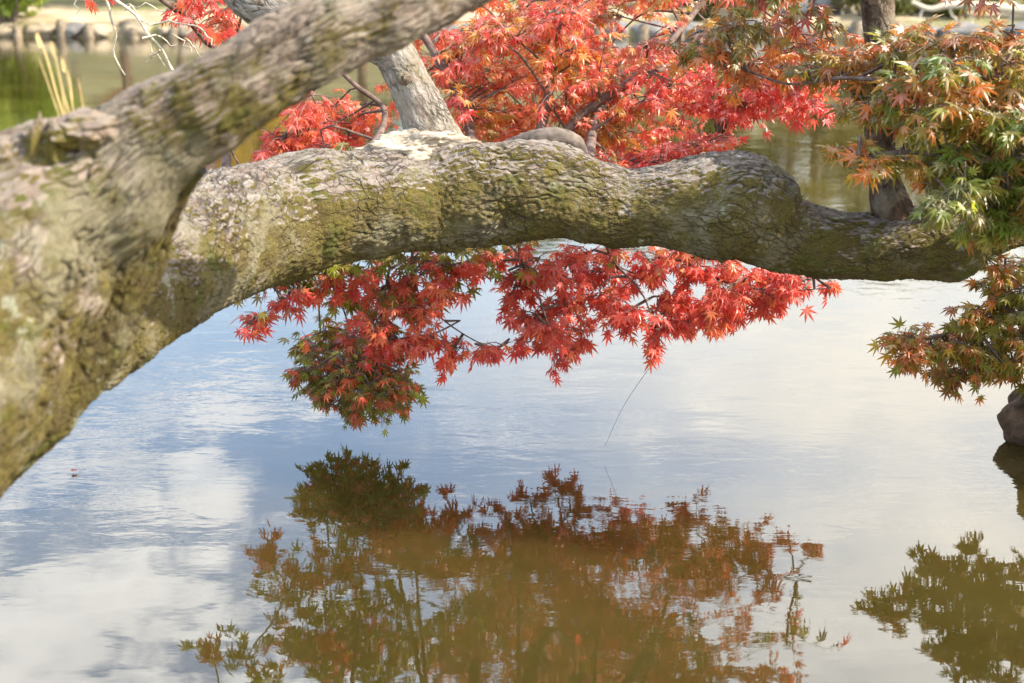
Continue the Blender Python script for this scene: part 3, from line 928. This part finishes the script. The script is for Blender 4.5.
for (a, b, r, sag) in [((100, -12), (125, 75), 1.4, -0.01), ((100, -12), (172, 70), 2.0, 0.03), ((118, 2), (150, 25), 1.2, 0.01), ((150, 25), (205, 32), 1.2, 0.02), ((142, 38), (178, 45), 1.0, 0.01),
                       ((160, 50), (146, 62), 0.9, 0), ((165, 58), (180, 78), 0.9, 0), ((125, 10), (165, 12), 1.1, 0.01), ((165, 12), (200, 22), 0.9, 0.01), ((80, -10), (76, 14), 0.9, 0), ((185, 38), (205, 60), 0.9, 0),
                       ((200, 28), (215, 45), 0.9, 0), ((150, 44), (165, 66), 0.8, 0), ((172, 34), (192, 52), 0.8, 0)]:
    tw.add(wander(at(*a, 3.42 + rng.uniform(-0.06, 0.06)), at(*b, 3.4 + rng.uniform(-0.06, 0.06)), pxm(r, 3.4), pxm(r * 0.5, 3.4), sag), 5, 0.015, 4)
tw.build('bare_twig', M_dead, rm)
# darker living twigs there, and a few single red leaves
tw = Bunch()
L = Leaves()
for (a, b, r) in [((100, -12), (150, -12), 1.4), ((150, -12), (165, 2), 1.6), ((165, 2), (190, 22), 1.5), ((190, 22), (205, 42), 1.3), ((190, 22), (222, 12), 1.2), ((205, 42), (214, 50), 1.0), ((222, 12), (262, 14), 1.0)]:
    tw.add(wander(at(*a, 3.46), at(*b, 3.46), pxm(r, 3.4), pxm(r * 0.6, 3.4), 0.01), 5, 0.015, 4)
for (x, y) in [(95, 4), (112, -4), (205, 30), (215, 40), (232, 36), (200, 8), (186, 4)]:
    for k in range(3):
        L.add(at(x + rng.uniform(-6, 6), y + rng.uniform(-6, 6), 3.45), unit([rng.normal(0, 0.5), rng.normal(0, 0.3), -1]), np.array([0, -1, 0.6]) + rng.normal(0, 0.3, 3), 0.03, PR[rng.integers(5)])
tw.build('twig', M_twig, rm)
L.build('foliage', rm)

rng = np.random.default_rng(106)
# ---- maple at the right with rust and green leaves
gm = thing('maple', (2.05, 3.05, 0.3), 'Japanese maple at the right edge with rust and green leaves reaching over the limb', 'tree')
tp = [np.array([2.1, 3.05, 0.1, 0.11]), np.array([2.02, 3.02, 0.45, 0.075]), np.array([1.92, 3.0, 0.85, 0.065]), np.array([1.85, 2.95, 1.25, 0.055]), np.array([1.86, 2.95, 1.7, 0.04]), np.array([1.95, 3.0, 2.3, 0.02])]
tube('trunk', tp, 36, 0.012, M_upright, gm, bark_disp(0.003, 0.02, 0.006, 9.0))
gp = [catmull(np.array(tp), 10)]
gp.append(branch(gm, [(1290, 160, 12, 2.95), (1150, 110, 7, 2.9), (1040, 85, 4, 2.85), (960, 75, 2.8, 2.84), (900, 80, 2.2, 2.86), (840, 78, 1.7, 2.95), (790, 84, 1.3, 3.1), (745, 70, 1.0, 3.2)]))
gp.append(branch(gm, [(1290, 200, 11, 2.95), (1150, 170, 7, 2.8), (1050, 160, 5, 2.75), (980, 160, 4, 2.75), (910, 152, 2.5, 2.78), (850, 158, 1.4, 2.82)]))
gp.append(branch(gm, [(1300, 330, 12, 3.05), (1150, 300, 7, 3.15), (1060, 290, 5, 3.2), (1000, 305, 4, 3.2), (960, 330, 2.8, 3.2), (910, 342, 1.6, 3.2)]))
gp.append(branch(gm, [(1290, 20, 10, 3.0), (1120, -40, 7, 3.0), (1000, -45, 4.5, 3.05), (900, -40, 3, 3.1), (800, -20, 2, 3.2), (740, -5, 1.4, 3.3)]))
PU, PG, PA = PAL['rust'], PAL['green'], PAL['amber']
for name_l, polys in (('rust', [([(815, 75), (850, 40), (900, 25), (960, 20), (1120, 10), (1120, 110), (900, 110), (840, 110)], 36, PU[:5] + PG[3:5], 32, (2.75, 3.05)),
                                ([(705, 0), (790, -20), (850, 40), (850, 80), (770, 85), (700, 60)], 42, PU + PO[:2] + PO[4:], 36, (3.1, 3.5)),
                                ([(850, 80), (960, 60), (1100, 60), (1100, 130), (900, 118)], 40, PU[1:5] + PG + PG, 32, (2.65, 2.9)),
                                ([(720, -60), (1100, -80), (1100, -10), (720, -10)], 70, PU, 34, (2.9, 3.5))]),
                      ('green', [([(930, 105), (1120, 90), (1120, 235), (990, 228), (945, 195), (925, 150)], 36, PG, 40, (2.6, 2.85)),
                                 ([(832, 158), (900, 140), (960, 160), (960, 188), (880, 172)], 28, PA + PO[1:2], 28, (2.7, 2.9)),
                                 ([(985, 190), (1110, 180), (1110, 235), (1010, 232)], 40, PG, 34, (2.6, 2.8))]),
                      ('amber', [([(985, 250), (1130, 245), (1130, 390), (1000, 385), (945, 368), (955, 320), (985, 290)], 30, PA, 28, (3.1, 3.35)),
                                 ([(1000, 260), (1060, 250), (1060, 390), (985, 380), (960, 340)], 32, PA, 24, (3.1, 3.35)),
                                 ([(885, 338), (960, 322), (985, 350), (965, 380), (905, 356)], 22, PA + PU[:1], 34, (3.12, 3.28))])):
    rng = np.random.default_rng(len(name_l) + 200)
    L, T = Leaves(), Bunch()
    for poly, step, pal, n, (y0, y1) in polys:
        for (x, y) in scatter(poly, step):
            Y = rng.uniform(y0, y1)
            C = at(x, y, Y)
            b = nearest(gp, C)
            v = b - C
            d = np.linalg.norm(v)
            if d > 0.3:
                b = C + v / d * 0.3
            sub = [pal[rng.integers(len(pal))] for _ in range(4)]
            spray(L, T, b, C, pxm(step * rng.uniform(0.75, 1.0), Y), int(1.5 * n * rng.uniform(0.85, 1.2)), sub, 0.028 if name_l == 'amber' else 0.034, 0.34, droop=0.5)
    f = L.build('foliage', gm)
    f['label'] = {'rust': 'rust and orange upper leaves', 'green': 'green leaves in front of the limb', 'amber': 'amber and green leaves hanging below the limb'}[name_l]
    T.build('twig', M_twig, gm)

rng = np.random.default_rng(107)
# ------------------------------------------------------------------ small things near the limb
# rock in the water at the right
rk = blob('rock', (1.63, 3.40, 0.03), (0.31, 0.28, 0.27), 0.0, M_rock, None, 0.55, 2.2, 6, 8.8)
tag(rk, 'dark brown boulder standing in the pond at the right edge under the amber leaves', 'rock')

# dry stalks standing behind the near trunk
st = Bunch()
for (a, b, r) in [((76, 150), (37, 32), 1.1), ((78, 150), (52, 42), 0.9), ((80, 150), (63, 56), 0.8), ((72, 150), (38, 56), 0.7), ((90, 150), (78, 78), 0.7), ((74, 150), (56, 62), 0.8), ((77, 150), (68, 70), 0.7)]:
    st.add(wander(at(*a, 1.86), at(*b, 1.86 + rng.uniform(-0.05, 0.05)), pxm(r * 1.3, 1.86), pxm(r * 0.8, 1.86), 0.0, 5, 0.001), 6, 0.01, 4)
for (a, b) in [((36, 32), (40, 48)), ((50, 42), (56, 60)), ((62, 56), (64, 72))]:
    st.add([np.append(at(*a, 1.86), 0.0012), np.append(at((a[0] + b[0]) / 2 - 1, (a[1] + b[1]) / 2, 1.86), 0.0024), np.append(at(*b, 1.86), 0.0014)], 6, 0.005, 4)
tag(st.build('dry_stalk', M_straw, None), 'bundle of dry straw coloured stalks standing behind the near trunk', 'dry plant')


def blades(name, centre, n, h, spread, mat, width=0.0035):
    V, Fc = [], []
    for i in range(n):
        a = rng.uniform(0, 2 * math.pi)
        b0 = np.array(centre) + rng.normal(0, 0.25 * spread, 3) * [1, 1, 0.1]
        out = np.array([math.cos(a), math.sin(a), 0]) * spread * rng.uniform(0.3, 1.3)
        hh = h * rng.uniform(0.5, 1.1)
        sd = np.array([-math.sin(a), math.cos(a), 0]) * width
        k0 = len(V)
        for j in range(6):
            u = j / 5
            p = b0 + out * u * u + np.array([0, 0, hh * (u - 0.45 * u * u)])
            w_ = (1 - u) ** 0.7
            V += [p - sd * w_, p + sd * w_]
        for j in range(5):
            q = k0 + 2 * j
            Fc.append((q, q + 1, q + 3, q + 2))
    return obj(name, mesh(name, np.array(V), Fc), mat)


tag(blades('grass_tuft', at(795, 204, 3.1), 34, 0.055, 0.05, M_grass, 0.0017), 'small green grass tuft growing on top of the mossy limb', 'grass')

# thin dry stem hanging from the lowest red leaves
ln = Bunch()
ln.add([np.append(at(654, 362, 3.36), 0.0007), np.append(at(640, 381, 3.36), 0.0006), np.append(at(622, 409, 3.36), 0.0005), np.append(at(605, 446, 3.36), 0.0004)], 5, 0.01)
tag(ln.build('thin_stem', M_burl, None), 'thin grey stem hanging from the lowest red leaves towards the water', 'twig')

# leaf on the water
def water_at(x, y):
    yc = -(y - H / 2) / F
    ang = (-sP + yc * cP) / (cP + yc * sP)
    return at(x, y, -CAM_H / ang)


L = Leaves()
p = water_at(72, 473)
L.add(np.array([p[0], p[1], 0.008]), np.array([1.0, 0.3, 0.05]), np.array([0, 0, 1.0]), 0.022, (0.6, 0.10, 0.05))
tag(L.build('floating_leaf', None), 'single red maple leaf floating on the pond at the left', 'leaf')

rng = np.random.default_rng(108)
# ------------------------------------------------------------------ far bank
M_post = plain_noise('old_stake', (0.09, 0.07, 0.05), (0.30, 0.24, 0.17), 18)
M_stone = plain_noise('bank_stone', (0.16, 0.125, 0.08), (0.38, 0.31, 0.22), 5, bump=0.02)
M_dstone = plain_noise('dark_bank_stone', (0.10, 0.095, 0.09), (0.26, 0.25, 0.24), 5, bump=0.02)


def make_post():
    V, Fc, rest = tube_arrays(np.array([[0, 0, -0.5, 0.06], [0, 0, 0.0, 0.062], [0.004, 0, 0.13, 0.06], [0.006, 0, 0.19, 0.055], [0.006, 0, 0.2, 0.03]]), 12, 0.03,
                              lambda rest, pos, rr, D: rr * 0.25 * fbm(pos * 12, 3))
    return mesh('stake', V, Fc)


pm = make_post()
pm.materials.append(M_post)
x = -9.0
i = 0
while x < 9.0:
    o = bpy.data.objects.new('stake', pm)
    COL.objects.link(o)
    o.location = (x, float(far_y(x)) - 0.08, rng.uniform(-0.08, 0.04))
    o.rotation_euler = (rng.normal(0, 0.05), rng.normal(0, 0.05), rng.uniform(0, 6))
    sc_ = rng.uniform(0.8, 1.25)
    o.scale = (sc_, sc_, 1)
    tag(o, 'short weathered wooden stake in the edging row along the far bank', 'stake', 'stakes along the far bank')
    x += rng.uniform(0.36, 0.62)
protos = []
for k in range(5):
    b = blob('stone', (0, 0, 0), (0.24, 0.17, 0.13), 0.0, M_stone if k < 4 else M_dstone, None, 0.7, 2.2, 3, 20 + 3 * k)
    protos.append(b)
x = -9.0
i = 0
while x < 9.5:
    k = int(rng.integers(5))
    if x > 0.8 and k < 4:
        k = 4
    if i < 5:
        o = protos[i]
        k = i
    else:
        o = protos[k].copy()
        COL.objects.link(o)
    s = rng.uniform(0.6, 1.15)
    o.location = (x, float(far_y(x)) + rng.uniform(0.0, 0.12), 0.08)
    o.rotation_euler = (0, 0, rng.uniform(-0.5, 0.5))
    o.scale = (s * 1.1, s, s * rng.uniform(0.8, 1.1))
    tag(o, 'pale rounded edging stone between the stakes of the far bank' if k < 4 else 'dark grey edging stone between the stakes of the far bank', 'stone', 'edging stones along the far bank')
    x += 0.27 + 0.2 * s
    i += 1


def crown_mesh(name, centres, n, size, cols, seed):
    """crown of many small leaf faces gathered into clumps"""
    r = np.random.default_rng(seed)
    cl = np.array([c[:3] for c in centres]); rad = np.array([c[3] for c in centres])
    w_ = rad ** 2 / (rad ** 2).sum()
    idx = r.choice(len(cl), n, p=w_)
    d = r.normal(size=(n, 3)); d /= np.linalg.norm(d, axis=1)[:, None]
    q = r.uniform(0.25, 1, n) ** 0.5
    P = cl[idx] + d * (rad[idx] * q)[:, None] * [1, 1, 0.75]
    X = r.normal(size=(n, 3)); X /= np.linalg.norm(X, axis=1)[:, None]
    Yv = np.cross(X, d + r.normal(0, 0.5, (n, 3))); Yv /= np.linalg.norm(Yv, axis=1)[:, None] + 1e-9
    s = size * r.uniform(0.6, 1.3, n)[:, None]
    V = np.stack([P - X * s, P + Yv * s * 0.45, P + X * s, P - Yv * s * 0.45], 1).reshape(-1, 3)
    Fc = np.arange(4 * n).reshape(-1, 4).tolist()
    me = mesh(name, V, Fc, smooth=False)
    a = me.color_attributes.new('leaf_colour', 'FLOAT_COLOR', 'POINT')
    tone = r.integers(len(cols), size=len(cl))
    c = np.array(cols)[np.where(r.uniform(size=n) < 0.65, tone[idx], r.integers(len(cols), size=n))] * r.uniform(0.75, 1.25, n)[:, None]
    a.data.foreach_set('color', np.repeat(np.concatenate([c, np.ones((n, 1))], 1), 4, 0).astype(np.float32).ravel())
    me.materials.append(M_leaf)
    return me


def tree_meshes(h, cw, n, cols, seed, size=0.09, stem=0.12, low=0.35):
    r = np.random.default_rng(seed)
    tb = Bunch()
    lean = r.normal(0, 0.15, 2)
    tb.add([[0, 0, -0.3, stem * 1.4], [0, 0, 0.15, stem * 1.05], [lean[0] * .4, lean[1] * .4, h * 0.35, stem * 0.8], [lean[0], lean[1], h * 0.8, stem * 0.3]], 12, 0.12)
    cs = []
    for k in range(14):
        a = r.uniform(0, 6.283)
        u = r.uniform(low, 0.95)
        rr = cw * math.sin(math.pi * min(0.98, max(0.1, (u - low * 0.7) / (1.05 - low * 0.7)))) * r.uniform(0.45, 1.0)
        p = np.array([lean[0] + math.cos(a) * rr, lean[1] + math.sin(a) * rr, h * u])
        cs.append((*p, cw * r.uniform(0.28, 0.5)))
        z0 = h * max(0.2, u - 0.25)
        tb.add([[lean[0] * z0 / h, lean[1] * z0 / h, z0, stem * 0.4], [*(p * [0.5, 0.5, 1] + [0, 0, -0.1]), stem * 0.25], [*p, stem * 0.12]], 6, 0.15)
    tm = mesh('trunk', np.vstack(tb.V), tb.F)
    return tm, crown_mesh('crown', cs, n, size, cols, seed)


GREEN = [(0.10, 0.12, 0.022), (0.15, 0.165, 0.035), (0.20, 0.20, 0.045), (0.11, 0.13, 0.03)]
OLIVE = [(0.24, 0.20, 0.045), (0.32, 0.25, 0.06), (0.19, 0.18, 0.045), (0.36, 0.26, 0.07)]
RED = [(0.5, 0.06, 0.03), (0.58, 0.12, 0.04), (0.4, 0.05, 0.03)]
YEL = [(0.55, 0.38, 0.05), (0.62, 0.46, 0.08), (0.45, 0.28, 0.04)]
BRIGHT = [(0.24, 0.34, 0.04), (0.32, 0.42, 0.06), (0.40, 0.46, 0.09)]
kinds = {
    'green': (tree_meshes(4.6, 1.7, 5200, GREEN, 1), 'evergreen tree with a dense dark green crown on the slope beyond the far bank', 'evergreen_tree'),
    'olive': (tree_meshes(4.2, 1.6, 4200, OLIVE, 2), 'tree with a thin olive brown autumn crown beyond the far bank', 'autumn_tree'),
    'red': (tree_meshes(2.6, 1.0, 2600, RED, 3, 0.07, 0.06, 0.3), 'small tree with red autumn leaves on the far bank', 'red_tree'),
    'yellow': (tree_meshes(2.2, 0.8, 1800, YEL, 4, 0.07, 0.05, 0.3), 'small tree with yellow autumn leaves on the far bank', 'yellow_tree'),
}
for k, ((tm, cm), lab, nm) in kinds.items():
    tm.materials.append(M_upright if k != 'olive' else M_twig)
spots = [('olive', -8.6, 25, 0.74), ('green', -6.6, 24.6, 0.74), ('olive', -4.6, 26, 0.81), ('green', -2.6, 25, 0.70), ('olive', -0.9, 26, 0.81), ('olive', 1.75, 23.4, 0.74),
         ('green', 3.6, 25.5, 0.74), ('olive', 5.2, 24.5, 0.78), ('green', 7, 26, 0.81), ('olive', 8.9, 25, 0.74), ('green', -11, 27, 0.89), ('green', 11, 27, 0.89),
         ('olive', -13.5, 25, 0.89), ('olive', 13.5, 25, 0.89), ('green', -5.5, 31, 0.85), ('green', 0.5, 31, 0.85), ('green', 6, 31, 0.85), ('olive', -10, 33, 0.94), ('olive', 3.2, 33, 0.94), ('olive', 10, 33, 0.94),
         ('red', -5, 21.9, 1.00), ('yellow', -4.1, 22.3, 1.00), ('yellow', 6.8, 22.2, 0.90)]
for k, x, y, s in spots:
    (tm, cm), lab, nm = kinds[k]
    z = float(ground_z(np.array([[x]]), np.array([[y]]))[0, 0])
    t = thing(nm, (x, y, z), lab, 'tree', 'trees beyond the far bank')
    t.rotation_euler = (0, 0, rng.uniform(0, 6.28))
    t.scale = (s, s, s)
    for me, n_ in ((tm, 'trunk'), (cm, 'crown')):
        o = bpy.data.objects.new(n_, me)
        COL.objects.link(o)
        o.parent = t

# bushes at the water's edge
def bush(x, y, rx, rz, cols, label, n, seed, size=0.05, name='bush'):
    r = np.random.default_rng(seed)
    cs = []
    for k in range(16):
        a = r.uniform(0, 6.283); q = math.sqrt(r.uniform(0, 1)) * 0.75
        cs.append((math.cos(a) * q * rx, math.sin(a) * q * rx, rz * r.uniform(0.2, 0.8), rx * r.uniform(0.3, 0.45)))
    z = float(ground_z(np.array([[x]]), np.array([[y]]))[0, 0])
    t = thing(name, (x, y, max(z, 0.05)), label, 'bush')
    o = bpy.data.objects.new('foliage', crown_mesh('foliage', cs, n, size, cols, seed)); COL.objects.link(o); o.parent = t
    tb = Bunch()
    for c in cs[:9]:
        tb.add([[c[0] * .2, c[1] * .2, -0.1, 0.02], [c[0] * .6, c[1] * .6, c[2] * .6, 0.014], [c[0], c[1], c[2], 0.008]], 5, 0.08)
    o = obj('stem', mesh('stem', np.vstack(tb.V), tb.F), M_twig); o.parent = t
    return t


bush(-6.75, 19.45, 1.1, 1.35, BRIGHT, 'bright green rounded bush overhanging the far bank at the left corner', 5000, 31, 0.065)
bush(1.1, 21.4, 0.5, 0.6, GREEN, 'dark green bush behind the red leaves, beside the far brown trunk', 2200, 32, 0.05)
bush(2.4, 21.8, 0.5, 0.55, GREEN, 'low dark green bush on the far grass to the right of the brown trunk', 2200, 33, 0.05)
bush(6.6, 21.6, 0.7, 0.7, GREEN, 'dark green bush on the far bank at the right corner', 2600, 34, 0.05)
for (x, y, s, lab) in [(4.25, 20.4, 0.5, 'dark grey boulder on the far bank left of the upright stem'), (5.9, 20.6, 0.45, 'grey boulder on the far bank right of the upright stem')]:
    z = float(ground_z(np.array([[x]]), np.array([[y]]))[0, 0])
    tag(blob('boulder', (x, y, z + 0.08), (s, s * 0.7, s * 0.5), 0.1, M_dstone, None, 0.5, 2.0, 4, x), lab, 'rock')
for bi, (x, w_, h_, lab) in enumerate([(2.9, 0.55, 0.42, 'low olive tuft of shrub on the far water edge right of the red leaves'), (4.9, 0.7, 0.5, 'wide olive shrub on the far water edge behind the upright stem'),
                                      (6.2, 0.6, 0.45, 'small olive shrub on the far water edge near the right corner'), (7.6, 0.6, 0.5, 'olive shrub on the far water edge at the right corner')]):
    bush(x, 20.0, w_, h_, OLIVE[:1] + GREEN[1:], lab, 2400, 50 + bi, 0.05)
# pale bare tree leaning in at the top right
bt = thing('bare_tree', (8.6, 19.7, 0.3), 'pale leafless tree on the far bank, its branch reaching in at the top right', 'tree')
tube('trunk', [[8.7, 19.8, 0.0, 0.14], [8.5, 19.7, 0.7, 0.11], [8.3, 19.6, 1.1, 0.09], [8.35, 19.7, 2.2, 0.06], [8.5, 19.8, 3.4, 0.03]], 14, 0.05, M_dead, bt)
tube('branch', [[8.45, 19.68, 0.75, 0.08], *[np.append(at(x, y, 17.5), pxm(r, 17.5)) for x, y, r in [(1080, 8, 5), (1024, 10, 4.5), (985, 6, 4), (950, 5, 3.5), (930, 9, 2.5), (912, 2, 1.8)]]], 10, 0.04, M_dead, bt)
for (a, b) in [((1016, 10), (998, 32)), ((975, 6), (972, 24)), ((950, 5), (955, 24)), ((925, 8), (918, 22)), ((1000, 8), (1003, -20)), ((960, 5), (950, -15))]:
    tb = Bunch()
    tb.add(wander(at(*a, 17.5), at(*b, 17.5), 0.02, 0.01, 0.0, 5, 0.01), 5, 0.05, 4)
    tb.build('twig', M_dead, bt)
